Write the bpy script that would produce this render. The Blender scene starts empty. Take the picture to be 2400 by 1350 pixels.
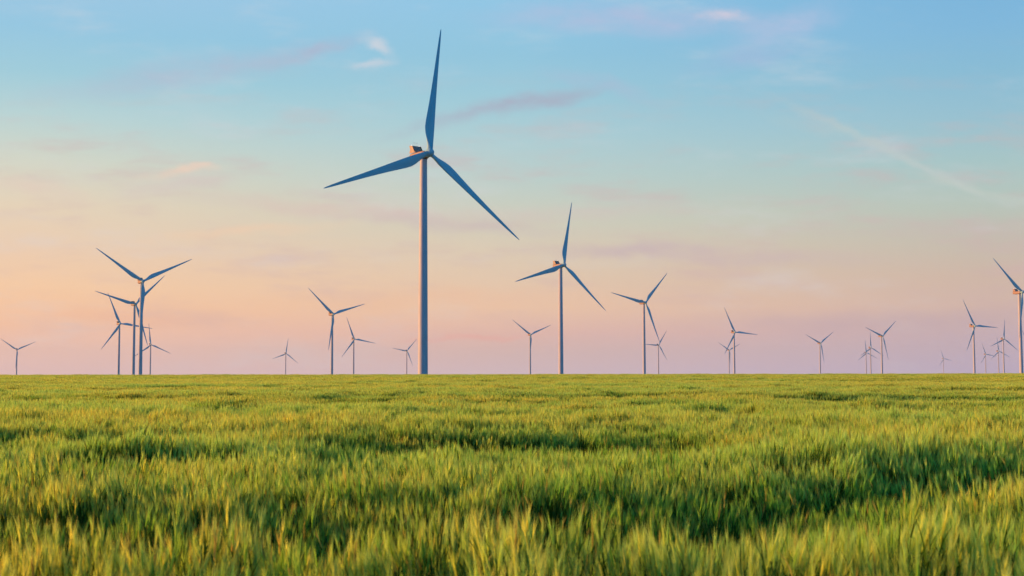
import bpy, math, random
import numpy as np
from mathutils import Matrix, Vector, Euler

random.seed(7)
rng = np.random.default_rng(11)
PI = math.pi
scene = bpy.context.scene
col = scene.collection


def lin(c):
    """sRGB 0-255 triple to linear"""
    out = []
    for v in c:
        v = v / 255.0
        out.append(v / 12.92 if v <= 0.04045 else ((v + 0.055) / 1.055) ** 2.4)
    return tuple(out)


# ------------------------------------------------------------------ camera
EYE = 2.0
FPX = 3000.0                      # focal length in pixels of a 2400 px wide frame
PITCH = math.atan(199 / FPX)
ROLL = math.radians(0.085)
cam_data = bpy.data.cameras.new("camera")
cam = bpy.data.objects.new("camera", cam_data)
col.objects.link(cam)
cam_data.sensor_width = 36.0
cam_data.lens = 36.0 * FPX / 2400.0
cam_data.clip_start = 0.1
cam_data.clip_end = 40000.0
cam.matrix_world = (Matrix.Translation((0, 0, EYE)) @ Matrix.Rotation(PI / 2 + PITCH, 4, 'X')
                    @ Matrix.Rotation(-ROLL, 4, 'Z'))
cam_data.dof.use_dof = True
cam_data.dof.focus_distance = 70.0
cam_data.dof.aperture_fstop = 4.0
scene.camera = cam

# ------------------------------------------------------------------ exposure
scene.view_settings.view_transform = 'Standard'
scene.view_settings.look = 'None'
EXPOSURE = 0.5
scene.view_settings.exposure = EXPOSURE
scene.view_settings.gamma = 1.0
scene.view_settings.use_curve_mapping = False

# ------------------------------------------------------------------ sun: low, from the left and a little beyond
SUN_AZ = math.radians(-84.0)      # from +Y towards +X
SUN_EL = math.radians(10.0)
SUN_DIR = Vector((math.sin(SUN_AZ) * math.cos(SUN_EL), math.cos(SUN_AZ) * math.cos(SUN_EL), math.sin(SUN_EL)))
sun_data = bpy.data.lights.new("sun", 'SUN')
sun_data.energy = 4.8
sun_data.angle = math.radians(0.6)
sun_data.color = (1.0, 0.565, 0.20)
sun = bpy.data.objects.new("sun", sun_data)
sun.rotation_euler = SUN_DIR.to_track_quat('Z', 'Y').to_euler()
sun.location = (-60, 20, 40)
col.objects.link(sun)

# ------------------------------------------------------------------ sky
world = bpy.data.worlds.new("World")
scene.world = world
world.use_nodes = True
W = world.node_tree
W.nodes.clear()


class G:
    """tiny helper to write shader node maths"""
    def __init__(self, nt):
        self.nt = nt

    def n(self, kind, **kw):
        nd = self.nt.nodes.new(kind)
        for k, v in kw.items():
            setattr(nd, k, v)
        return nd

    def put(self, sock, v):
        if isinstance(v, bpy.types.NodeSocket):
            self.nt.links.new(v, sock)
        elif v is not None:
            if sock.type == 'RGBA' and len(v) == 3:
                v = (*v, 1.0)
            sock.default_value = v

    def m(self, op, a, b=None, c=None, clamp=False):
        nd = self.n('ShaderNodeMath', operation=op, use_clamp=clamp)
        self.put(nd.inputs[0], a)
        if b is not None:
            self.put(nd.inputs[1], b)
        if c is not None:
            self.put(nd.inputs[2], c)
        return nd.outputs[0]

    def ss(self, x, a, b):
        nd = self.n('ShaderNodeMapRange', interpolation_type='SMOOTHSTEP')
        self.put(nd.inputs[0], x)
        nd.inputs[1].default_value = a
        nd.inputs[2].default_value = b
        return nd.outputs[0]

    def rng(self, x, a, b, c=0.0, d=1.0):
        nd = self.n('ShaderNodeMapRange')
        self.put(nd.inputs[0], x)
        for i, v in enumerate((a, b, c, d)):
            nd.inputs[1 + i].default_value = v
        return nd.outputs[0]

    def mix(self, f, a, b, blend='MIX'):
        nd = self.n('ShaderNodeMix', data_type='RGBA', blend_type=blend)
        self.put(nd.inputs[0], f)
        self.put(nd.inputs[6], a)
        self.put(nd.inputs[7], b)
        return nd.outputs[2]

    def ramp(self, x, stops):
        nd = self.n('ShaderNodeValToRGB')
        cr = nd.color_ramp
        stops = sorted(stops)
        cr.elements[0].position = stops[0][0]
        cr.elements[0].color = (*stops[0][1], 1)
        cr.elements[1].position = stops[-1][0]
        cr.elements[1].color = (*stops[-1][1], 1)
        for p, c in stops[1:-1]:
            e = cr.elements.new(p)
            e.color = (*c, 1)
        self.put(nd.inputs[0], x)
        return nd.outputs[0]

    def noise(self, vec, scale, detail=4.0, rough=0.55):
        nd = self.n('ShaderNodeTexNoise')
        self.put(nd.inputs['Vector'], vec)
        nd.inputs['Scale'].default_value = scale
        nd.inputs['Detail'].default_value = detail
        nd.inputs['Roughness'].default_value = rough
        return nd.outputs['Fac']

    def xyz(self, x, y, z):
        nd = self.n('ShaderNodeCombineXYZ')
        for i, v in enumerate((x, y, z)):
            self.put(nd.inputs[i], v)
        return nd.outputs[0]


g = G(W)
tc = g.n('ShaderNodeTexCoord')
sep = g.n('ShaderNodeSeparateXYZ')
W.links.new(tc.outputs['Generated'], sep.inputs[0])
dx, dy, dz = sep.outputs
horiz = g.m('SQRT', g.m('ADD', g.m('MULTIPLY', dx, dx), g.m('MULTIPLY', dy, dy)))
elev = g.m('DIVIDE', dz, g.m('MAXIMUM', horiz, 0.001))           # tangent of the elevation
azim = g.m('ARCTAN2', dx, dy)                                    # 0 straight ahead, + to the right


VMAX = 0.32
HZ = 874


def stops(rows):
    return [(max(0.0, (HZ - y) / FPX / VMAX), lin(c)) for y, c in rows]


sky_left = [(0, (158, 200, 228)), (100, (150, 200, 226)), (200, (160, 205, 220)), (300, (186, 213, 214)), (400, (212, 216, 200)),
            (500, (231, 213, 187)), (600, (239, 207, 178)), (680, (250, 206, 166)), (740, (252, 199, 160)),
            (800, (248, 198, 174)), (872, (236, 195, 190))]
sky_mid = [(0, (145, 199, 229)), (120, (146, 198, 222)), (220, (158, 203, 218)), (320, (174, 207, 213)), (420, (190, 208, 203)),
           (500, (206, 207, 190)), (580, (220, 205, 182)), (660, (230, 201, 174)), (720, (238, 198, 168)),
           (780, (230, 186, 172)), (830, (219, 186, 182)), (872, (215, 188, 194))]
sky_right = [(0, (122, 180, 220)), (100, (128, 184, 220)), (200, (136, 188, 214)), (300, (150, 193, 210)), (400, (166, 198, 200)),
             (500, (184, 198, 188)), (580, (197, 190, 176)), (660, (208, 184, 168)), (730, (212, 182, 170)),
             (790, (199, 174, 182)), (872, (189, 172, 198))]
tt = g.m('DIVIDE', elev, VMAX)
cl = g.ramp(tt, stops(sky_left))
cm = g.ramp(tt, stops(sky_mid))
cr_ = g.ramp(tt, stops(sky_right))
sky = g.mix(g.rng(azim, -0.36, 0.0), cl, cm)
sky = g.mix(g.rng(azim, 0.0, 0.36), sky, cr_)

# --- wispy clouds, laid out by direction on the forward sky
fwd = g.m('MAXIMUM', dy, 0.05)
cu = g.m('DIVIDE', dx, fwd)
cv = g.m('DIVIDE', dz, fwd)
uv = g.xyz(cu, cv, 0.0)
w1 = g.n('ShaderNodeTexNoise')
w1.inputs['Scale'].default_value = 11.0
w1.inputs['Detail'].default_value = 6.0
w1.inputs['Roughness'].default_value = 0.6
W.links.new(uv, w1.inputs['Vector'])
wv = g.n('ShaderNodeVectorMath', operation='SUBTRACT')
W.links.new(w1.outputs['Color'], wv.inputs[0])
wv.inputs[1].default_value = (0.5, 0.5, 0.5)
ws = g.n('ShaderNodeVectorMath', operation='MULTIPLY')
W.links.new(wv.outputs[0], ws.inputs[0])
ws.inputs[1].default_value = (0.075, 0.03, 0.0)
wa = g.n('ShaderNodeVectorMath', operation='ADD')
W.links.new(uv, wa.inputs[0])
W.links.new(ws.outputs[0], wa.inputs[1])
wuv = wa.outputs[0]
streak_v = g.xyz(g.m('MULTIPLY', cu, 1.0), g.m('MULTIPLY', cv, 4.5), 0.0)
streak = g.noise(streak_v, 9.0, 6.0, 0.6)
fine = g.noise(g.xyz(g.m('MULTIPLY', cu, 1.0), g.m('MULTIPLY', cv, 2.5), 3.0), 34.0, 5.0, 0.6)
# broad low bands (mauve stretches and pale ones) all over the lower sky
band_a = g.ss(streak, 0.47, 0.72)
band_w = g.m('MULTIPLY', g.ss(elev, 0.0, 0.05), g.m('SUBTRACT', 1.0, g.ss(elev, 0.15, 0.26)))
sky = g.mix(g.m('MULTIPLY', g.m('MULTIPLY', band_a, band_w), 0.40), sky, lin((208, 176, 178)))
streak2 = g.noise(g.xyz(g.m('ADD', cu, 7.3), g.m('MULTIPLY', cv, 3.6), 1.0), 7.0, 6.0, 0.62)
sky = g.mix(g.m('MULTIPLY', g.ss(streak2, 0.5, 0.8), 0.38), sky, lin((216, 216, 222)))


def cloud(px, py, a, b, rot, colour, opacity, lo=0.25, hi=0.6):
    global sky
    mp = g.n('ShaderNodeMapping', vector_type='TEXTURE')
    mp.inputs['Location'].default_value = ((px - 1200) / FPX, (HZ - py) / FPX, 0)
    mp.inputs['Rotation'].default_value = (0, 0, math.radians(rot))
    mp.inputs['Scale'].default_value = (a / FPX, b / FPX, 1)
    W.links.new(wuv, mp.inputs['Vector'])
    ln = g.n('ShaderNodeVectorMath', operation='LENGTH')
    W.links.new(mp.outputs[0], ln.inputs[0])
    m_ = g.m('SUBTRACT', 1.0, g.ss(ln.outputs['Value'], 0.0, 1.25))
    m_ = g.m('MULTIPLY', m_, g.rng(fine, lo, hi, 0.35, 1.0))
    m_ = g.m('MULTIPLY', m_, g.m('GREATER_THAN', dy, 0.2))
    sky = g.mix(g.m('MULTIPLY', m_, opacity), sky, lin(colour))


cloud(450, 150, 420, 42, 10, (182, 186, 208), 0.55)
cloud(730, 104, 150, 26, 14, (182, 176, 200), 0.45)
cloud(1160, 250, 280, 24, 13, (172, 172, 192), 0.65)
cloud(1270, 230, 150, 20, 12, (172, 166, 188), 0.4)
cloud(1420, 190, 170, 26, -14, (170, 190, 214), 0.6)
cloud(890, 92, 62, 22, -38, (208, 212, 222), 0.5)
cloud(898, 100, 30, 14, -50, (220, 218, 222), 0.45)
cloud(880, 140, 55, 12, 5, (206, 212, 222), 0.7)
cloud(440, 398, 130, 16, 5, (236, 208, 188), 0.8)
cloud(480, 392, 62, 12, 6, (244, 210, 190), 0.5)
cloud(420, 428, 200, 26, 3, (216, 202, 196), 0.6)
cloud(60, 440, 150, 26, -8, (228, 204, 190), 0.55)
cloud(1500, 30, 420, 42, -2, (176, 192, 222), 0.9)
cloud(1850, 50, 160, 52, 20, (176, 194, 224), 0.8)
cloud(1716, 30, 50, 16, -4, (214, 206, 220), 0.75)
cloud(1760, 130, 160, 30, 8, (160, 188, 220), 0.7)
cloud(1250, 500, 0.1 + 500, 26, 2, (212, 196, 190), 0.45)
cloud(800, 500, 430, 28, -6, (218, 196, 186), 0.7)
cloud(1080, 530, 300, 26, -4, (204, 190, 186), 0.7)
cloud(1650, 600, 460, 26, -2, (206, 184, 182), 0.85)
cloud(1500, 590, 200, 20, 4, (202, 182, 184), 0.6)
cloud(2100, 360, 330, 16, -24, (194, 204, 202), 0.7)
cloud(2290, 440, 170, 16, -12, (198, 206, 198), 0.5)
cloud(1950, 310, 200, 20, -16, (174, 200, 206), 0.5)
cloud(1100, 790, 150, 9, 2, (236, 172, 160), 0.8)
cloud(560, 545, 260, 16, 3, (240, 206, 176), 0.7)
cloud(1000, 700, 500, 30, 1, (240, 192, 160), 0.45)
cloud(250, 745, 300, 20, 2, (246, 190, 156), 0.6)
cloud(2100, 750, 500, 34, 1, (194, 168, 176), 0.5)

# --- rest of the dome: sunset glow round the sun, deep evening blue overhead and behind the camera
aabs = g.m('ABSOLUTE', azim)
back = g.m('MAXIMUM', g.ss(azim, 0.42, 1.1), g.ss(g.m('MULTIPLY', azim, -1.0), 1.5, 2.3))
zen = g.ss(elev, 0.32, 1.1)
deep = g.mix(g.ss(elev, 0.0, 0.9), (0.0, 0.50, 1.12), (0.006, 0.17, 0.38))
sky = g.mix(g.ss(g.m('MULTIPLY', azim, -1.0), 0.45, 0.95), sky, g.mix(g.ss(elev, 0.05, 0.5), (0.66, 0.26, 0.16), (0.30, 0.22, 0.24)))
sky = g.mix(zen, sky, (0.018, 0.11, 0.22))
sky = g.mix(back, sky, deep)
dp = g.n('ShaderNodeVectorMath', operation='DOT_PRODUCT')
W.links.new(tc.outputs['Generated'], dp.inputs[0])
dp.inputs[1].default_value = SUN_DIR
glow = g.m('POWER', g.m('MAXIMUM', dp.outputs['Value'], 0.0), 14.0)
glow = g.m('MULTIPLY', glow, g.ss(aabs, 0.45, 0.9))
sky = g.mix(glow, sky, (1.3, 0.66, 0.30))
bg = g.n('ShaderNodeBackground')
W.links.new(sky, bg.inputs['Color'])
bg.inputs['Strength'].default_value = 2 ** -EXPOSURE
wo = g.n('ShaderNodeOutputWorld')
W.links.new(bg.outputs[0], wo.inputs[0])


# ------------------------------------------------------------------ materials
def new_mat(name):
    m = bpy.data.materials.new(name)
    m.use_nodes = True
    nt = m.node_tree
    nt.nodes.clear()
    gg = G(nt)
    out = gg.n('ShaderNodeOutputMaterial')
    return m, gg, out


def paint(name, colour, rough=0.4, var=0.06, scale=0.6, metallic=0.0):
    m, q, out = new_mat(name)
    b = q.n('ShaderNodeBsdfPrincipled')
    t = q.n('ShaderNodeTexCoord')
    mp = q.n('ShaderNodeMapping')
    mp.inputs['Scale'].default_value = (1.0, 1.0, 0.18)
    m.node_tree.links.new(t.outputs['Object'], mp.inputs[0])
    nz = q.noise(mp.outputs[0], scale, 6.0, 0.6)
    dark = tuple(c * (1 - 2.2 * var) for c in colour)
    q.put(b.inputs['Base Color'], q.mix(q.ss(nz, 0.35, 0.7), colour, dark))
    q.put(b.inputs['Roughness'], q.rng(nz, 0.3, 0.7, rough, rough + 0.15))
    b.inputs['Metallic'].default_value = metallic
    b.inputs['Specular IOR Level'].default_value = 0.3
    m.node_tree.links.new(b.outputs[0], out.inputs[0])
    return m


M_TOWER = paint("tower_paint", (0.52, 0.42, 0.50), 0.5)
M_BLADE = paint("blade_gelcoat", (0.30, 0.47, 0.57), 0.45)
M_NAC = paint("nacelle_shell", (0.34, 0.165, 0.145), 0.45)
M_RAD = paint("radiator_black", (0.022, 0.020, 0.026), 0.5)
M_BAR = paint("aluminium_bar", (0.62, 0.62, 0.66), 0.4)
M_YEL = paint("safety_yellow", (0.75, 0.38, 0.02), 0.5)
M_SEAL = paint("seal_rubber", (0.05, 0.05, 0.055), 0.7)
M_CONC = paint("concrete", (0.36, 0.35, 0.32), 0.9, 0.12, 2.0)


def beacon_mat():
    m, q, out = new_mat("beacon_lens")
    b = q.n('ShaderNodeBsdfPrincipled')
    t = q.n('ShaderNodeTexCoord')
    nz = q.noise(t.outputs['Object'], 3.0)
    q.put(b.inputs['Base Color'], q.mix(nz, (0.85, 0.85, 0.83), (0.9, 0.9, 0.9)))
    b.inputs['Roughness'].default_value = 0.15
    b.inputs['Emission Color'].default_value = (1, 0.97, 0.9, 1)
    b.inputs['Emission Strength'].default_value = 0.35
    m.node_tree.links.new(b.outputs[0], out.inputs[0])
    return m


M_BEAC = beacon_mat()


# ------------------------------------------------------------------ mesh helpers
class MB:
    def __init__(self):
        self.v, self.f = [], []

    def loft(self, rings, cap=True):
        n = len(rings[0])
        o = len(self.v)
        for r in rings:
            self.v += [tuple(p) for p in r]
        for i in range(len(rings) - 1):
            for j in range(n):
                k = (j + 1) % n
                self.f.append((o + i * n + j, o + i * n + k, o + (i + 1) * n + k, o + (i + 1) * n + j))
        if cap:
            self.f.append(tuple(o + j for j in reversed(range(n))))
            self.f.append(tuple(o + (len(rings) - 1) * n + j for j in range(n)))
        return self

    def box(self, x0, x1, y0, y1, z0, z1):
        return self.loft([[(x0, y0, z), (x1, y0, z), (x1, y1, z), (x0, y1, z)] for z in (z0, z1)])

    def prism_x(self, prof, x0, x1):
        """profile in (y, z) extruded along x"""
        return self.loft([[(x, p[0], p[1]) for p in prof] for x in (x0, x1)])

    def cyl(self, c, r0, r1, h, n=16):
        return self.loft([[(c[0] + r * math.cos(2 * PI * k / n), c[1] + r * math.sin(2 * PI * k / n), c[2] + z)
                           for k in range(n)] for r, z in ((r0, 0), (r1, h))])

    def mesh(self, name, mat, smooth=None):
        me = bpy.data.meshes.new(name)
        me.from_pydata(self.v, [], self.f)
        me.update()
        import bmesh
        bm = bmesh.new()
        bm.from_mesh(me)
        bmesh.ops.recalc_face_normals(bm, faces=bm.faces)
        bm.to_mesh(me)
        bm.free()
        me.materials.append(mat)
        if smooth is not None:
            for p in me.polygons:
                p.use_smooth = True
            me.set_sharp_from_angle(angle=math.radians(smooth))
        return me


def add(name, me, parent=None, mat_world=None):
    o = bpy.data.objects.new(name, me)
    col.objects.link(o)
    if parent is not None:
        o.parent = parent
    if mat_world is not None:
        o.matrix_basis = mat_world
    return o


# ------------------------------------------------------------------ the turbine kit
HUB_Z = 97.0
HUB_Y = -4.6
TILT = math.radians(6)


def superellipse(hw, z0, z1, y, e=4.5, n=36):
    out = []
    cz, hz = (z0 + z1) / 2, (z1 - z0) / 2
    for k in range(n):
        t = 2 * PI * k / n
        c, s = math.cos(t), math.sin(t)
        out.append((hw * math.copysign(abs(c) ** (2 / e), c), y, cz + hz * math.copysign(abs(s) ** (2 / e), s)))
    return out


def tower_mesh():
    m = MB()
    H = HUB_Z - 1.9
    n = 48
    prof = []
    for k in range(5):
        z0, z1 = H * k / 5, H * (k + 1) / 5
        r0 = 2.10 - 0.60 * (z0 / H) ** 1.05
        r1 = 2.10 - 0.60 * (z1 / H) ** 1.05
        if k:
            prof += [(r0 + 0.025, z0 + 0.001), (r0 + 0.025, z0 + 0.12)]
        prof += [(r0, z0 + 0.13), (r1, z1 - 0.13)]
        if k < 4:
            prof += [(r1 + 0.025, z1 - 0.12)]
    m.loft([[(r * math.cos(2 * PI * j / n), r * math.sin(2 * PI * j / n), z) for j in range(n)] for r, z in prof])
    return m.mesh("tower", M_TOWER, 30)


def nacelle_mesh():
    z = HUB_Z
    secs = [(-2.75, 1.15, -1.25, 0.85, 2.6), (-2.4, 1.5, -1.65, 1.1, 3.2), (-1.6, 1.72, -1.95, 1.2, 4.5),
            (0.0, 1.75, -2.1, 1.22, 5.5), (3.0, 1.78, -2.15, 1.25, 6), (6.2, 1.78, -2.1, 1.25, 6),
            (7.6, 1.78, -1.95, 1.2, 5), (8.4, 1.7, -1.6, 0.95, 3.6), (8.8, 1.4, -1.1, 0.4, 3)]
    m = MB()
    m.loft([superellipse(hw, z + a, z + b, y, e) for y, hw, a, b, e in secs])
    return m.mesh("nacelle", M_NAC, 40)


COOL = [(3.3, 1.05), (5.4, 4.0), (7.6, 4.25), (7.0, 2.4), (7.75, 1.15)]


def cooler_frame_mesh():
    m = MB()
    z = HUB_Z
    pr = [(y, z + h) for y, h in COOL]
    for x0, x1 in ((-2.28, -2.1), (2.1, 2.28)):
        m.prism_x(pr, x0, x1)
    m.prism_x([(5.36, z + 4.02), (5.4, z + 4.15), (7.63, z + 4.4), (7.65, z + 4.27)], -2.28, 2.28)
    m.prism_x([(3.1, z + 1.1), (3.1, z + 1.36), (3.45, z + 1.36), (3.45, z + 1.1)], -2.1, 2.1)
    return m.mesh("cooler_frame", M_NAC)


def radiator_mesh():
    m = MB()
    z = HUB_Z
    m.prism_x([(3.55, z + 1.2), (5.5, z + 3.98), (5.85, z + 4.0), (3.9, z + 1.2)], -2.1, 2.1)
    return m.mesh("radiator", M_RAD)


def bar_mesh(x, mat, name):
    m = MB()
    z = HUB_Z
    m.prism_x([(3.46, z + 1.3), (5.36, z + 4.0), (5.44, z + 4.0), (3.54, z + 1.3)], x - 0.06, x + 0.06)
    return m.mesh(name, mat)


def beacon_mesh():
    m = MB()
    n = 14
    m.loft([[(r * math.cos(2 * PI * k / n), r * math.sin(2 * PI * k / n), h) for k in range(n)]
            for r, h in ((0.2, 0), (0.22, 0.1), (0.22, 0.3), (0.15, 0.44), (0.05, 0.5))])
    return m.mesh("beacon_light", M_BEAC, 50)


def sensor_mesh():
    m = MB()
    m.cyl((0, 0, 0), 0.045, 0.03, 1.7, 8)
    m.box(-0.28, 0.28, -0.03, 0.03, 1.35, 1.41)
    m.cyl((0.28, 0, 1.38), 0.07, 0.03, 0.24, 8)
    m.cyl((-0.28, 0, 1.38), 0.07, 0.03, 0.24, 8)
    return m.mesh("wind_sensor", M_BAR, 40)


def hub_mesh():
    # lathe about local Y in the tilted hub frame, nose towards -Y
    m = MB()
    n = 32
    prof = [(-2.35, 0.05), (-2.28, 0.45), (-2.0, 0.95), (-1.5, 1.4), (-0.9, 1.66), (-0.2, 1.76), (0.8, 1.78), (1.25, 1.7),
            (1.35, 1.45), (1.9, 1.4)]
    m.loft([[(r * math.cos(2 * PI * k / n), y, r * math.sin(2 * PI * k / n)) for k in range(n)] for y, r in prof])
    return m.mesh("hub", M_BLADE, 50)


def blade_mesh():
    m = MB()
    n = 28
    secs = [  # r, chord, thickness ratio, leading-edge x, roundness (1 circle)
        (1.2, 2.15, 1.0, 1.075, 1.0), (2.6, 2.15, 1.0, 1.075, 1.0), (4.2, 2.45, 0.82, 1.12, 0.75), (6.2, 3.1, 0.58, 1.2, 0.4),
        (8.5, 3.85, 0.40, 1.25, 0.12), (11.0, 4.25, 0.31, 1.25, 0.0), (14.0, 4.1, 0.27, 1.2, 0.0), (18.0, 3.65, 0.24, 1.12, 0),
        (23.0, 3.1, 0.22, 1.0, 0), (29.0, 2.55, 0.20, 0.86, 0), (35.0, 2.08, 0.19, 0.74, 0), (41.0, 1.66, 0.18, 0.62, 0),
        (47.0, 1.26, 0.17, 0.5, 0), (51.5, 0.92, 0.17, 0.38, 0), (54.3, 0.6, 0.17, 0.24, 0), (55.6, 0.32, 0.18, 0.1, 0),
        (56.0, 0.08, 0.3, -0.02, 0)]
    rings = []
    for r, c, tr, le, rd in secs:
        tw = math.radians(13 * (1 - r / 56) ** 2 + 1.0)
        ring = []
        for k in range(n):
            t = 2 * PI * k / n
            u = 0.5 * (1 - math.cos(t))            # 0 at leading edge, 1 at trailing
            side = 1 if t <= PI else -1
            yt = 5 * tr * (0.2969 * math.sqrt(max(u, 0)) - 0.126 * u - 0.3516 * u * u + 0.2843 * u ** 3 - 0.1036 * u ** 4)
            yt = yt * (0.62 if side < 0 else 1.25)
            yc = tr * 0.5 * abs(math.sin(t))
            y = side * (yc * rd + yt * (1 - rd)) * c
            x = le - u * c
            # trailing part twists downwind
            X = x * math.cos(tw) - y * math.sin(tw)
            Y = -x * math.sin(tw) + y * math.cos(tw) * 1.0
            if side > 0:
                pass
            ring.append((X, Y - 1.5 * (r / 56) ** 2, r))
        rings.append(ring)
    m.loft(rings)
    return m.mesh("blade", M_BLADE, 60)


MESH = dict(tower=tower_mesh(), nacelle=nacelle_mesh(), frame=cooler_frame_mesh(), rad=radiator_mesh(), beacon=beacon_mesh(),
            sensor=sensor_mesh(), hub=hub_mesh(), blade=blade_mesh())


def seal_mesh():
    m = MB()
    m.loft([[(r * math.cos(2 * PI * j / 40), r * math.sin(2 * PI * j / 40), z) for j in range(40)]
            for r, z in ((1.56, HUB_Z - 2.25), (1.68, HUB_Z - 2.2), (1.68, HUB_Z - 1.86))])
    return m.mesh("yaw_bearing", M_SEAL, 40)


def door_mesh():
    m = MB()
    m.box(-0.45, 0.45, -2.16, -2.0, 1.6, 3.8)
    return m.mesh("door", M_BAR)


MESH['seal'] = seal_mesh()
MESH['door'] = door_mesh()


def steps_mesh():
    m = MB()
    for k in range(6):
        m.box(-0.6, 0.6, -3.95 + 0.3 * k, -3.65 + 0.3 * k, 0.25 * k, 0.25 * k + 0.06)
    for x in (-0.62, 0.58):
        m.prism_x([(-4.0, 0), (-2.12, 1.55), (-2.12, 1.4), (-3.85, 0)], x, x + 0.04)
    return m.mesh("entry_steps", M_BAR)


def footing_mesh():
    m = MB()
    m.cyl((0, 0, -0.6), 3.1, 2.9, 0.72, 40)
    return m.mesh("footing", M_CONC, 40)


MESH['steps'] = steps_mesh()
MESH['footing'] = footing_mesh()


def build_turbine():
    root = bpy.data.objects.new("wind_turbine", None)
    root.empty_display_size = 5
    col.objects.link(root)
    add("footing", MESH['footing'], root)
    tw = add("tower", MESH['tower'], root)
    add("door", MESH['door'], tw)
    add("entry_steps", MESH['steps'], tw)
    nac = add("nacelle", MESH['nacelle'], root)
    add("yaw_bearing", MESH['seal'], root)
    cf = add("cooler_frame", MESH['frame'], nac)
    add("radiator", MESH['rad'], nac)
    for k in range(6):
        x = -1.55 + 0.55 * k
        add("radiator_bar", bar_mesh(x, M_BAR, "radiator_bar"), nac)
    add("ladder_rail", bar_mesh(1.65, M_YEL, "ladder_rail"), nac)
    for x in (-1.95, 1.95):
        add("beacon_light", MESH['beacon'], nac, Matrix.Translation((x, 6.3, HUB_Z + 4.28)))
    for x in (-0.55, 0.75):
        add("wind_sensor", MESH['sensor'], nac, Matrix.Translation((x, 6.6, HUB_Z + 4.3)))
    hub_m = Matrix.Translation((0, HUB_Y, HUB_Z)) @ Matrix.Rotation(-TILT, 4, 'X')
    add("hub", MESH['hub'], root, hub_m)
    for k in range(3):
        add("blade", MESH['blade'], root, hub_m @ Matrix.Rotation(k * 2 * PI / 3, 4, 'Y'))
    return root


def copy_turbine(src):
    r = src.copy()
    col.objects.link(r)
    for ch in src.children:
        c = ch.copy()
        col.objects.link(c)
        c.parent = r
        for gch in ch.children:
            d = gch.copy()
            col.objects.link(d)
            d.parent = c
    return r


def set_blades(root, theta):
    hub_m = Matrix.Translation((0, HUB_Y, HUB_Z)) @ Matrix.Rotation(-TILT, 4, 'X')
    k = 0
    for ch in root.children:
        if ch.name.split('.')[0] == 'blade':
            ch.matrix_basis = hub_m @ Matrix.Rotation(math.radians(theta) + k * 2 * PI / 3, 4, 'Y')
            k += 1


# hub position (world), azimuth of the first blade, heading of the rotor, label
TURBINES = [
    ((-34.6, 533.6, 94.5), 8.8, 37.1, "largest white wind turbine, nearest of all, towering over the centre of the field"),
    ((43.6, 1069.5, 92.3), 12.7, 36.5, "second largest wind turbine, just right of the nearest one, one blade nearly upright"),
    ((-369.3, 1277.9, 94.2), 64.0, 32.3, "tallest turbine of the cluster on the left, third blade hanging straight down its tower"),
    ((-486.8, 1654.1, 91.6), 45.5, 38, "second tallest turbine of the left cluster, close behind the tallest tower's left side"),
    ((-653.6, 2135.4, 85.1), 97.8, 38, "leftmost turbine of the left cluster, one blade level to the right across two towers"),
    ((-932.7, 3308.6, 76.0), 114.4, 29.4, "smallest turbine of the left cluster, standing right of its tallest tower"),
    ((-1418.0, 3671.2, 70.2), 64.7, 29.2, "small lone turbine at the far left edge of the field"),
    ((-803.9, 4559.7, 72.0), 9.1, 28.0, "tiny faint turbine between the left cluster and the pair left of the nearest turbine"),
    ((-266.0, 1907.2, 89.9), 72.5, 36.1, "larger turbine of the pair between the left cluster and the nearest turbine"),
    ((-374.9, 3047.5, 82.7), 99.8, 32.8, "smaller right-hand turbine of the pair left of the nearest turbine"),
    ((-365.8, 4463.8, 79.1), 40.2, 20, "tiny turbine standing close beside the left of the nearest turbine's tower"),
    ((42.3, 2872.5, 87.6), 66.3, 25.0, "small turbine with its raised blades in a V, just left of the second largest turbine"),
    ((178.7, 1708.9, 95.7), 42.2, 27.7, "mid-sized turbine right of the second largest, a blade reaching down to a tiny turbine"),
    ((465.3, 4060.1, 89.4), 32.7, 20, "tiny turbine under the lowered blade of the mid-sized turbine right of centre"),
    ((455.2, 2610.8, 84.2), 94.9, 26.1, "medium turbine with one blade pointing right, a faint smaller turbine behind its left side"),
    ((817.7, 4819.2, 86.0), 62.3, 20.7, "faint tiny turbine tucked behind the lowered blade of a medium turbine right of centre"),
    ((846.8, 3513.0, 82.2), 54.9, 25.0, "small turbine standing alone midway in the right half, two blades raised in a V"),
    ((843.5, 2912.9, 84.5), 50.8, 27.5, "tallest turbine of the trio in the right half, blades raised in a V"),
    ((1207.4, 4306.9, 84.4), 0.2, 21.6, "middle turbine of the trio in the right half, one blade straight up"),
    ((1413.5, 5108.5, 80.2), 115.9, 21.4, "smallest leftmost turbine of the trio in the right half"),
    ((2471.4, 7337.5, 79.5), 101.6, 20, "smallest and faintest turbine of all, alone left of the right-hand cluster"),
    ((865.3, 2390.9, 88.2), 92.5, 26.7, "second tallest turbine of the right-hand cluster, one blade level to the right"),
    ((2132.6, 5766.6, 82.4), 100.3, 20.5, "smallest faint turbine of the right-hand cluster, beside the level-bladed one"),
    ((1859.3, 4892.4, 81.7), 114.8, 20.9, "small turbine just left of the upright-bladed one in the right-hand cluster"),
    ((1368.2, 3559.6, 94.2), 7.4, 20, "turbine with one blade straight up between the two tallest of the right-hand cluster"),
    ((588.4, 1473.1, 94.2), 73.6, 23.5, "largest turbine of the right-hand cluster, cut off by the right edge"),
    ((1533.8, 3798.0, 80.3), 91.2, 27.6, "turbine mostly outside the right edge, only a blade tip showing by the largest right-hand tower"),
]

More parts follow.
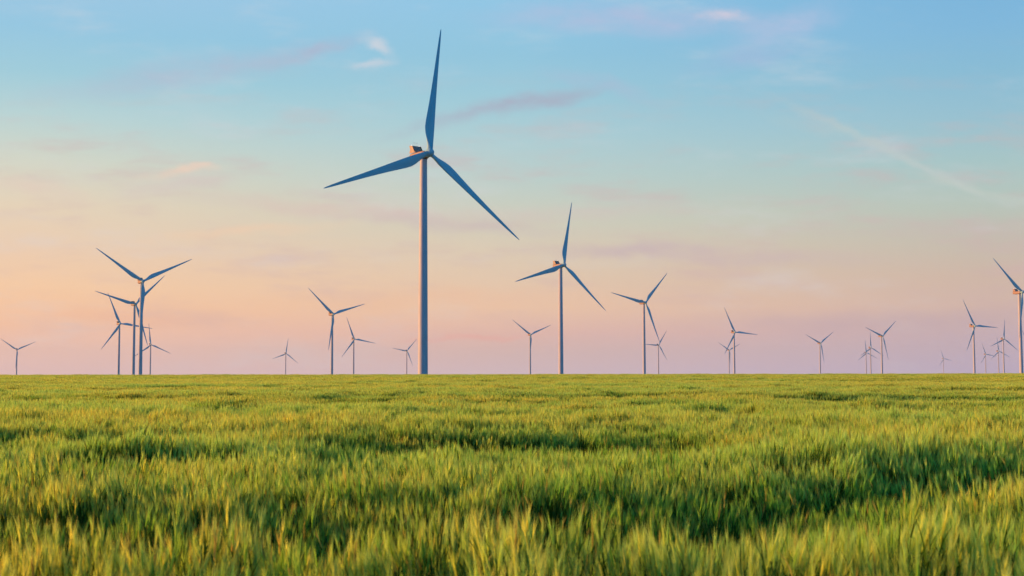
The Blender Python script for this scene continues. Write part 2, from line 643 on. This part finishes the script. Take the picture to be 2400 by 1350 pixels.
proto = build_turbine()
bases = []
turbines = []
for i, (hub, th, al, label) in enumerate(TURBINES):
    t = proto if i == 0 else copy_turbine(proto)
    a = math.radians(al)
    bx, by = hub[0] - math.sin(a) * (-HUB_Y), hub[1] + math.cos(a) * (-HUB_Y)
    bz = hub[2] - HUB_Z
    t.location = (bx, by, bz)
    t.rotation_euler = (0, 0, a)
    t['label'] = label
    t['category'] = "wind turbine"
    t['group'] = "wind turbines standing across the plain"
    set_blades(t, th)
    bases.append((bx, by, bz))
    turbines.append(t)
BA = np.array(bases)


# ------------------------------------------------------------------ the lie of the land
def vnoise(x, y, seed):
    """smooth 2-D value noise, -1..1"""
    x = np.asarray(x, float)
    y = np.asarray(y, float)
    xi, yi = np.floor(x), np.floor(y)
    fx, fy = x - xi, y - yi
    fx = fx * fx * (3 - 2 * fx)
    fy = fy * fy * (3 - 2 * fy)

    def h(a, b):
        s = np.sin(a * 127.1 + b * 311.7 + seed * 74.7) * 43758.5453
        return (s - np.floor(s)) * 2 - 1
    return ((h(xi, yi) * (1 - fx) + h(xi + 1, yi) * fx) * (1 - fy) + (h(xi, yi + 1) * (1 - fx) + h(xi + 1, yi + 1) * fx) * fy)


CREST = 430.0
RISE = 0.60


def sstep(t):
    t = np.clip(t, 0, 1)
    return t * t * (3 - 2 * t)


def far_z(x, y):
    d2 = (np.asarray(x)[..., None] - BA[:, 0]) ** 2 + (np.asarray(y)[..., None] - BA[:, 1]) ** 2 + 60.0
    w = 1.0 / d2 ** 1.5
    return (w * BA[:, 2]).sum(-1) / w.sum(-1)


def ground_z(x, y):
    x = np.asarray(x, float)
    y = np.asarray(y, float)
    near = RISE * np.clip(y, -50, CREST) / CREST + 0.05 * vnoise(x / 60.0, y / 45.0, 3) * sstep((y - 60) / 100)
    k = sstep((y - CREST) / 105.0)
    return near * (1 - k) + far_z(x, y) * k


# dips in the stand where the crop is lodged or thin: (centre x, far edge y, half width, depth, length)
DIPS = []


def dip(px0, px1, ptop, pbot, scale=1.0):
    d = 1.12 * FPX / (ptop - HZ)
    d = (1.15 - 0.6 * d / CREST) * FPX / (ptop - HZ)
    depth = min(0.5, (pbot - ptop) / FPX * d * 1.4 * scale)
    DIPS.append((((px0 + px1) / 2 - 1200) / FPX * d, d, (px1 - px0) / 2 / FPX * d, depth, max(2.4, depth * d * 1.0)))


dip(-60, 640, 1046, 1082)
dip(700, 1700, 1000, 1042)
dip(-80, 520, 1000, 1022)
dip(1500, 1780, 1010, 1030)
dip(900, 1560, 946, 960)
dip(1550, 1745, 951, 969)
dip(1720, 2440, 922, 948)
dip(-60, 340, 926, 936)
dip(780, 1030, 916, 926)
dip(1060, 1350, 925, 933)
dip(1180, 1310, 899, 905)
dip(600, 900, 903, 907)
dip(1900, 2260, 890, 894)
dip(200, 560, 906, 911)
dip(420, 820, 953, 963, 0.7)
dip(1900, 2300, 978, 996, 0.6)
dip(-60, 500, 975, 985, 0.6)
DA = DIPS


RX, RY = (-9.0, -4.9, -2.56, -0.9, 1.43, 4.0, 8.1, 14.0), (12.0, 12.3, 12.8, 13.5, 14.3, 17.0, 19.6, 22.0)
NX, NY = (-6.0, -3.0, 0.0, 1.2, 4.2, 9.0), (7.4, 7.5, 7.7, 9.0, 10.4, 12.0)


def relief(x, y):
    """height of the crop surface relative to even, metres (<= 0 mostly)"""
    x = np.asarray(x, float)
    y = np.asarray(y, float)
    z = np.zeros(np.broadcast(x, y).shape)
    for cx, cy, hw, dep, ln in DA:
        wob = cy + 0.05 * hw * vnoise(x / (hw * 0.25 + 0.4), np.zeros_like(x), cx + 5) + 0.35 * vnoise(x / 0.9, y * 0, cy)
        t = (wob - y) / ln                         # 0 at the far edge, 1 at the near end
        sh = np.where(t > 0, np.exp(-np.clip(t, 0, 9) * 1.5) * sstep(t * ln / 1.3), 0)
        ex = sstep((1 - np.abs(x - cx) / hw) * 2.0) * (0.85 + 0.15 * vnoise(x / 2.5, y / 1.2, cx))
        z -= dep * sh * ex
    big = vnoise(x / 13.0 + 3, y / 2.4, 9)
    z += 0.12 * big + 0.10 * vnoise(x / 3.0, y / 0.9, 21) + 0.10 * vnoise(x / 0.6, y / 0.5, 23) * sstep((60 - y) / 30) * (1 + 0.8 * sstep((13 - y) / 4))
    # saw-like swells that lift away from the viewer, random phase and strength
    for lam, sx, am, sd in ((3.9, 22.0, 0.27, 31), (13.0, 45.0, 0.30, 57)):
        ph = y / lam + 1.1 * vnoise(x / sx, y / (lam * 1.7), sd) + 0.06 * vnoise(x / 0.8, y * 0, sd + 1)
        saw = ph - np.floor(ph)                    # 0 low side, 1 top; then drops towards the viewer side
        prof = np.where(saw < 0.5, sstep(saw / 0.5), 1 - sstep((saw - 0.5) / 0.5))
        amp = am * np.clip(0.45 + 0.75 * vnoise(x / sx + 9, y / (lam * 1.3), sd + 2), 0, 1)
        if lam > 10:
            amp = amp * sstep((y - 25) / 30)
        z -= amp * (1 - prof)
    # one long swell crosses the near field: a crest, then a hollow on the near side
    cy = np.interp(x, RX, RY) + 0.35 * vnoise(x / 1.6, y * 0, 71)
    ny = np.interp(x, NX, NY) + 0.25 * vnoise(x / 1.1, y * 0, 72)
    ny = np.maximum(ny, cy - 5.2)
    t = (cy - y) / (cy - ny)
    dep = 0.34 * (1.0 + 0.28 * vnoise(x / 1.8, y / 2.0, 73))
    z -= np.where((t > 0) & (t < 1), dep * sstep(t / 0.62) * (1 - sstep((t - 0.74) / 0.26)), 0)
    q_ = (y - cy) / np.where(y > cy, 1.7, 0.9)
    z += 0.11 * np.exp(-q_ * q_)
    return z


def grid_mesh(name, xs, ys, zf, mat):
    X, Y = np.meshgrid(xs, ys)
    Z = zf(X, Y)
    v = np.stack([X, Y, Z], -1).reshape(-1, 3)
    nx, ny = len(xs), len(ys)
    i = np.arange(ny - 1)[:, None] * nx + np.arange(nx - 1)[None, :]
    f = np.stack([i, i + 1, i + nx + 1, i + nx], -1).reshape(-1, 4)
    me = bpy.data.meshes.new(name)
    me.from_pydata(v.tolist(), [], f.tolist())
    me.update()
    for p in me.polygons:
        p.use_smooth = True
    me.materials.append(mat)
    return me


def ground_mat():
    m, q, out = new_mat("field_ground")
    geo = q.n('ShaderNodeNewGeometry')
    s = q.n('ShaderNodeSeparateXYZ')
    m.node_tree.links.new(geo.outputs['Position'], s.inputs[0])
    soil = q.mix(q.noise(geo.outputs['Position'], 1.5, 6), (0.055, 0.05, 0.022), (0.03, 0.034, 0.012))
    p2 = q.xyz(s.outputs[0], q.m('MULTIPLY', s.outputs[1], 0.6), 0.0)
    crop = q.mix(q.noise(p2, 0.02, 8, 0.7), (0.15, 0.20, 0.045), (0.10, 0.16, 0.035))
    fac = q.ss(s.outputs[1], CREST - 10, CREST + 25)
    c = q.mix(fac, soil, crop)
    b = q.n('ShaderNodeBsdfPrincipled')
    q.put(b.inputs['Base Color'], c)
    b.inputs['Roughness'].default_value = 0.95
    b.inputs['Specular IOR Level'].default_value = 0.1
    bp = q.n('ShaderNodeBump')
    bp.inputs['Strength'].default_value = 0.5
    bp.inputs['Distance'].default_value = 0.1
    q.put(bp.inputs['Height'], q.noise(geo.outputs['Position'], 4.0, 6))
    m.node_tree.links.new(bp.outputs[0], b.inputs['Normal'])
    m.node_tree.links.new(b.outputs[0], out.inputs[0])
    return m


def spaced(a, b, first, growth):
    out = [a]
    st = first
    while out[-1] < b:
        out.append(out[-1] + st)
        st *= growth
    out[-1] = b
    return out


pos = spaced(0, 6500, 12, 1.045)
xs = sorted([-p for p in pos[1:]] + pos)
ys = sorted([-p for p in spaced(0, 700, 20, 1.2)[1:]] + spaced(0, 640, 10, 1.0)[:-1] + spaced(640, 9000, 20, 1.03))
ground = add("ground", grid_mesh("ground", np.array(xs), np.array(ys), ground_z, ground_mat()))
ground['kind'] = 'structure'


# ------------------------------------------------------------------ barley
def barley_mat():
    m, q, out = new_mat("barley")
    at = q.n('ShaderNodeAttribute', attribute_name='tone')
    geo = q.n('ShaderNodeNewGeometry')
    s = q.n('ShaderNodeSeparateXYZ')
    m.node_tree.links.new(geo.outputs['Position'], s.inputs[0])
    # riper and greener stretches of the field (a property of the plants)
    p2 = q.xyz(q.m('MULTIPLY', s.outputs[0], 0.25), s.outputs[1], 0.0)
    big = q.noise(p2, 0.09, 5, 0.65)
    small = q.noise(p2, 1.1, 4, 0.6)
    c = q.mix(q.ss(big, 0.38, 0.66), q.mix(1.0, at.outputs['Color'], (1.15, 1.0, 0.9), 'MULTIPLY'),
              q.mix(1.0, at.outputs['Color'], (0.82, 1.0, 1.05), 'MULTIPLY'))
    c = q.mix(q.ss(small, 0.4, 0.7), c, q.mix(1.0, c, (0.85, 0.92, 0.85), 'MULTIPLY'))
    d = q.n('ShaderNodeBsdfDiffuse')
    q.put(d.inputs['Color'], c)
    t = q.n('ShaderNodeBsdfTranslucent')
    q.put(t.inputs['Color'], q.mix(1.0, c, (1.15, 1.1, 0.6), 'MULTIPLY'))
    mx = q.n('ShaderNodeMixShader')
    q.put(mx.inputs[0], q.m('MULTIPLY', at.outputs['Alpha'], 1.0))
    m.node_tree.links.new(d.outputs[0], mx.inputs[1])
    m.node_tree.links.new(t.outputs[0], mx.inputs[2])
    gl = q.n('ShaderNodeBsdfAnisotropic') if False else q.n('ShaderNodeBsdfGlossy')
    gl.inputs['Roughness'].default_value = 0.5
    gl.inputs['Color'].default_value = (0.9, 0.9, 0.85, 1)
    mg = q.n('ShaderNodeMixShader')
    mg.inputs[0].default_value = 0.015
    m.node_tree.links.new(mx.outputs[0], mg.inputs[1])
    m.node_tree.links.new(gl.outputs[0], mg.inputs[2])
    m.node_tree.links.new(mg.outputs[0], out.inputs[0])
    return m


M_BARLEY = barley_mat()
STEM = np.array((0.090, 0.150, 0.016))
LEAF = np.array((0.056, 0.130, 0.010))
EAR = np.array((0.57, 0.64, 0.11))
AWN = np.array((0.74, 0.81, 0.20))
DRY = np.array((0.55, 0.46, 0.12))
G_EAR = np.array((0.29, 0.50, 0.055))
G_AWN = np.array((0.41, 0.63, 0.10))


class Clump:
    def __init__(self, seed):
        self.v, self.f, self.c = [], [], []
        self.r = random.Random(seed)

    def ribbon(self, pts, widths, side, colour):
        o = len(self.v)
        for p, w in zip(pts, widths):
            self.v.append(p - side * w * 0.5)
            self.v.append(p + side * w * 0.5)
            self.c += [colour, colour]
        for k in range(len(pts) - 1):
            a = o + 2 * k
            self.f.append((a, a + 1, a + 3, a + 2))

    def tri(self, a, b, c, colour):
        o = len(self.v)
        self.v += [a, b, c]
        self.c += [colour] * 3
        self.f.append((o, o + 1, o + 2))

    def stalk(self, x, y, h, wide=1.0, leaves=3, awns=9, ear_planes=2, green=0.0, eared=1.0):
        r = self.r
        az = r.uniform(0, 2 * PI)
        lean = r.gauss(0.02, 0.05)
        ld = np.array((math.cos(az), math.sin(az), 0)) * lean + np.array((0.05, -0.01, 0))
        base = np.array((x, y, 0.0))
        vary = r.uniform(0.78, 1.18)
        yel = r.random()
        dry = r.random() < 0.05
        tint = np.array((1 + 0.30 * (yel - 0.5), 1.0, 1 - 0.3 * (yel - 0.5))) * vary
        st = STEM * tint
        P = lambda t: base + np.array((0, 0, h * t)) + ld * h * t * t * 1.4
        sa = r.uniform(0, PI)
        side = np.array((math.cos(sa), math.sin(sa), 0))
        self.ribbon([P(0.0), P(0.5), P(1.0)], [0.006 * wide, 0.005 * wide, 0.004 * wide], side, st)
        lf = LEAF * tint
        for k in range(leaves):
            t0 = r.uniform(0.30, 0.92) if k else r.uniform(0.6, 0.95)
            L = r.uniform(0.14, 0.30)
            la = r.uniform(0, 2 * PI)
            out = np.array((math.cos(la), math.sin(la), 0))
            sd = np.array((-math.sin(la), math.cos(la), 0))
            p0 = P(t0)
            up = r.uniform(0.6, 1.0)
            droop = r.choice((0.0, 0.1, 0.2, 0.5, 0.8))
            pts, ws = [], []
            nseg = 4 if leaves > 2 else 2
            for j in range(nseg + 1):
                u = j / nseg
                pts.append(p0 + out * (L * u * (0.18 + 0.25 * u)) + np.array((0, 0, L * (up * u - droop * u * u * 0.8))))
                ws.append((0.012 * wide) * (1 - u ** 2 * 0.95))
            cc = (DRY * 0.8 * vary if r.random() < 0.04 else lf * r.uniform(0.85, 1.2))
            self.ribbon(pts, ws, sd, cc)
        if r.random() > eared:
            return
        gm = min(1.0, max(0.0, green + r.gauss(0, 0.18)))
        # ear, nodding a little, with a brush of awns
        top = P(1.0)
        ea = r.uniform(0, 2 * PI)
        nod = r.uniform(0.0, 0.28)
        ed = np.array((math.cos(ea) * nod + 0.12, math.sin(ea) * nod, 1.0))
        ed /= np.linalg.norm(ed)
        el = r.uniform(0.065, 0.095)
        ec = (DRY if dry else EAR * (1 - gm) + G_EAR * gm) * tint
        s1 = np.cross(ed, (math.cos(ea), math.sin(ea), 0.3))
        s1 /= np.linalg.norm(s1)
        s2 = np.cross(ed, s1)
        for k in range(ear_planes):
            s = s1 if k == 0 else s2
            self.ribbon([top, top + ed * el * 0.35, top + ed * el * 0.8, top + ed * el * 1.05],
                        [0.006 * wide, 0.015 * wide, 0.012 * wide, 0.003 * wide], s, ec)
        ac = (DRY if dry else AWN * (1 - gm) + G_AWN * gm) * tint
        for k in range(awns):
            u = r.uniform(0.0, 1.0)
            a2 = r.uniform(0, 2 * PI)
            spread = r.uniform(0.03, 0.24)
            d = ed + (s1 * math.cos(a2) + s2 * math.sin(a2)) * spread
            d /= np.linalg.norm(d)
            p0 = top + ed * el * u
            L = r.uniform(0.09, 0.15)
            sd = np.cross(d, (math.cos(a2 * 3), math.sin(a2 * 3), 0.2))
            sd /= np.linalg.norm(sd)
            w = 0.0019 * wide
            self.tri(p0 - sd * w, p0 + sd * w, p0 + d * L, ac)

    def mesh(self, name):
        me = bpy.data.meshes.new(name)
        me.from_pydata([tuple(p) for p in self.v], [], self.f)
        at = me.color_attributes.new('tone', 'FLOAT_COLOR', 'POINT')
        arr = np.ones((len(self.v), 4), np.float32)
        arr[:, :3] = np.array(self.c)
        arr[:, 3] = np.where(arr[:, 0] > 0.28, 0.5, 0.25)
        at.data.foreach_set('color', arr.ravel())
        me.materials.append(M_BARLEY)
        me.update()
        return me


plants = bpy.data.collections.new("barley_plants")   # sources for the instances, not placed in the scene itself


def make_variants(count, radius, n, h, **kw):
    out = []
    for k in range(count):
        c = Clump(100 + k + int(radius * 1000))
        for _ in range(n):
            a = c.r.uniform(0, 2 * PI)
            rr = radius * math.sqrt(c.r.random())
            hh = h * c.r.gauss(1.0, 0.085)
            c.stalk(rr * math.cos(a), rr * math.sin(a), hh, **kw)
        o = bpy.data.objects.new("barley_clump", c.mesh("barley_clump"))
        plants.objects.link(o)
        out.append(o)
    return out


NEAR = dict(wide=0.98, leaves=3, awns=15, ear_planes=2)
MID = dict(wide=1.9, leaves=2, awns=6, ear_planes=1)
FAR = dict(wide=4.0, leaves=1, awns=4, ear_planes=1)
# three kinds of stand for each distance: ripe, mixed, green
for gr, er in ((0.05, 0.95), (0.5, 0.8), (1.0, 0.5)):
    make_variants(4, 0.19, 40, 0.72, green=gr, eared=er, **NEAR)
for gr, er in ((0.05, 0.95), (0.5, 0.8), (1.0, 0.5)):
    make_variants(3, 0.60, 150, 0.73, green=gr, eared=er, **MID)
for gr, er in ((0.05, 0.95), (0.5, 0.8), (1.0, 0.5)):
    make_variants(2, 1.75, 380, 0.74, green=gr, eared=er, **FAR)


def scatter(y0, y1, sp, first, count, slope=0.44, margin=2.0):
    pts = []
    y = y0
    while y < y1:
        w = slope * y + margin
        nx = int(2 * w / sp)
        x = np.linspace(-w, w, nx) + rng.uniform(-sp * 0.5, sp * 0.5, nx)
        yy = y + rng.uniform(-sp * 0.5, sp * 0.5, nx)
        pts.append(np.stack([x, yy], -1))
        y += sp
    p = np.concatenate(pts)
    z = ground_z(p[:, 0], p[:, 1])
    r = relief(p[:, 0], p[:, 1])
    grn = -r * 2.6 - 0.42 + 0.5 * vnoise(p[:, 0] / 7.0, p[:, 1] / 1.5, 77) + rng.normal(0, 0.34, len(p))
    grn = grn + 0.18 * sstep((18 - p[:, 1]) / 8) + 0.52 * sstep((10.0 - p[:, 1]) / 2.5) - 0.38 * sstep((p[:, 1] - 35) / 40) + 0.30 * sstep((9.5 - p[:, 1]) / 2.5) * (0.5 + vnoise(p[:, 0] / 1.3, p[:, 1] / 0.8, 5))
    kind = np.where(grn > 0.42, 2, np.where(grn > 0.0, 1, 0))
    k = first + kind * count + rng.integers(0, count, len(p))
    s = 1.0 + rng.normal(0, 1, len(p)) * np.where(p[:, 1] < 20, 0.10, 0.06)
    sz = s * (1.0 + 0.3 * r)
    z = z + 0.7 * r - 0.02
    return p, z, k, rng.uniform(0, 2 * PI, len(p)), s, sz


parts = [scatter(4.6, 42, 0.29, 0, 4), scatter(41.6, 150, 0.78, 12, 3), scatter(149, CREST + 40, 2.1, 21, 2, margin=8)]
P_ = np.concatenate([np.column_stack([a[0], a[1]]) for a in parts])
IDX = np.concatenate([a[2] for a in parts]).astype(np.int32)
ROT = np.concatenate([a[3] for a in parts])
SC = np.concatenate([np.column_stack([a[4], a[4], a[5]]) for a in parts])
fm = bpy.data.meshes.new("barley_field")
fm.from_pydata(P_.tolist(), [], [])
a_ = fm.attributes.new('pick', 'INT', 'POINT')
a_.data.foreach_set('value', IDX)
a_ = fm.attributes.new('turn', 'FLOAT_VECTOR', 'POINT')
rv = np.zeros((len(P_), 3), np.float32)
rv[:, 2] = ROT
rv[:, 0] = rng.normal(0, 0.035, len(P_))
rv[:, 1] = rng.normal(0, 0.035, len(P_))
a_.data.foreach_set('vector', rv.ravel())
a_ = fm.attributes.new('size', 'FLOAT_VECTOR', 'POINT')
a_.data.foreach_set('vector', SC.astype(np.float32).ravel())
fm.materials.append(M_BARLEY)
field = add("barley_field", fm)
field['kind'] = 'stuff'
field['label'] = "rippling green and golden barley crop covering the whole foreground up to the horizon"
field['category'] = "barley crop"

ng = bpy.data.node_groups.new("sow_barley", 'GeometryNodeTree')
ng.interface.new_socket("Geometry", in_out='INPUT', socket_type='NodeSocketGeometry')
ng.interface.new_socket("Geometry", in_out='OUTPUT', socket_type='NodeSocketGeometry')
gi = ng.nodes.new('NodeGroupInput')
go = ng.nodes.new('NodeGroupOutput')
ci = ng.nodes.new('GeometryNodeCollectionInfo')
ci.inputs['Collection'].default_value = plants
ci.inputs['Separate Children'].default_value = True
ci.inputs['Reset Children'].default_value = True
iop = ng.nodes.new('GeometryNodeInstanceOnPoints')


def named(name, typ):
    nd = ng.nodes.new('GeometryNodeInputNamedAttribute')
    nd.data_type = typ
    nd.inputs['Name'].default_value = name
    return nd.outputs['Attribute']


ng.links.new(gi.outputs[0], iop.inputs['Points'])
ng.links.new(ci.outputs[0], iop.inputs['Instance'])
iop.inputs['Pick Instance'].default_value = True
ng.links.new(named('pick', 'INT'), iop.inputs['Instance Index'])
e2r = ng.nodes.new('FunctionNodeEulerToRotation')
ng.links.new(named('turn', 'FLOAT_VECTOR'), e2r.inputs[0])
ng.links.new(e2r.outputs[0], iop.inputs['Rotation'])
ng.links.new(named('size', 'FLOAT_VECTOR'), iop.inputs['Scale'])
ng.links.new(iop.outputs[0], go.inputs[0])
md = field.modifiers.new("sow", 'NODES')
md.node_group = ng

# ------------------------------------------------------------------ haze
HAZE = True
if HAZE:
    hz = MB().box(-6600, 6600, -750, 9100, -60, 175)
    hm, q, out = new_mat("evening_haze")
    pv = q.n('ShaderNodeVolumePrincipled')
    pv.inputs['Color'].default_value = (0.78, 0.84, 1.0, 1)
    pv.inputs['Density'].default_value = 0.00004
    pv.inputs['Anisotropy'].default_value = 0.0
    hm.node_tree.links.new(pv.outputs[0], out.inputs['Volume'])
    haze = add("haze", hz.mesh("haze", hm))
    haze['kind'] = 'stuff'

scene.cycles.use_denoising = True
scene.cycles.max_bounces = 6
scene.cycles.diffuse_bounces = 3
scene.cycles.transmission_bounces = 3
scene.cycles.volume_bounces = 0
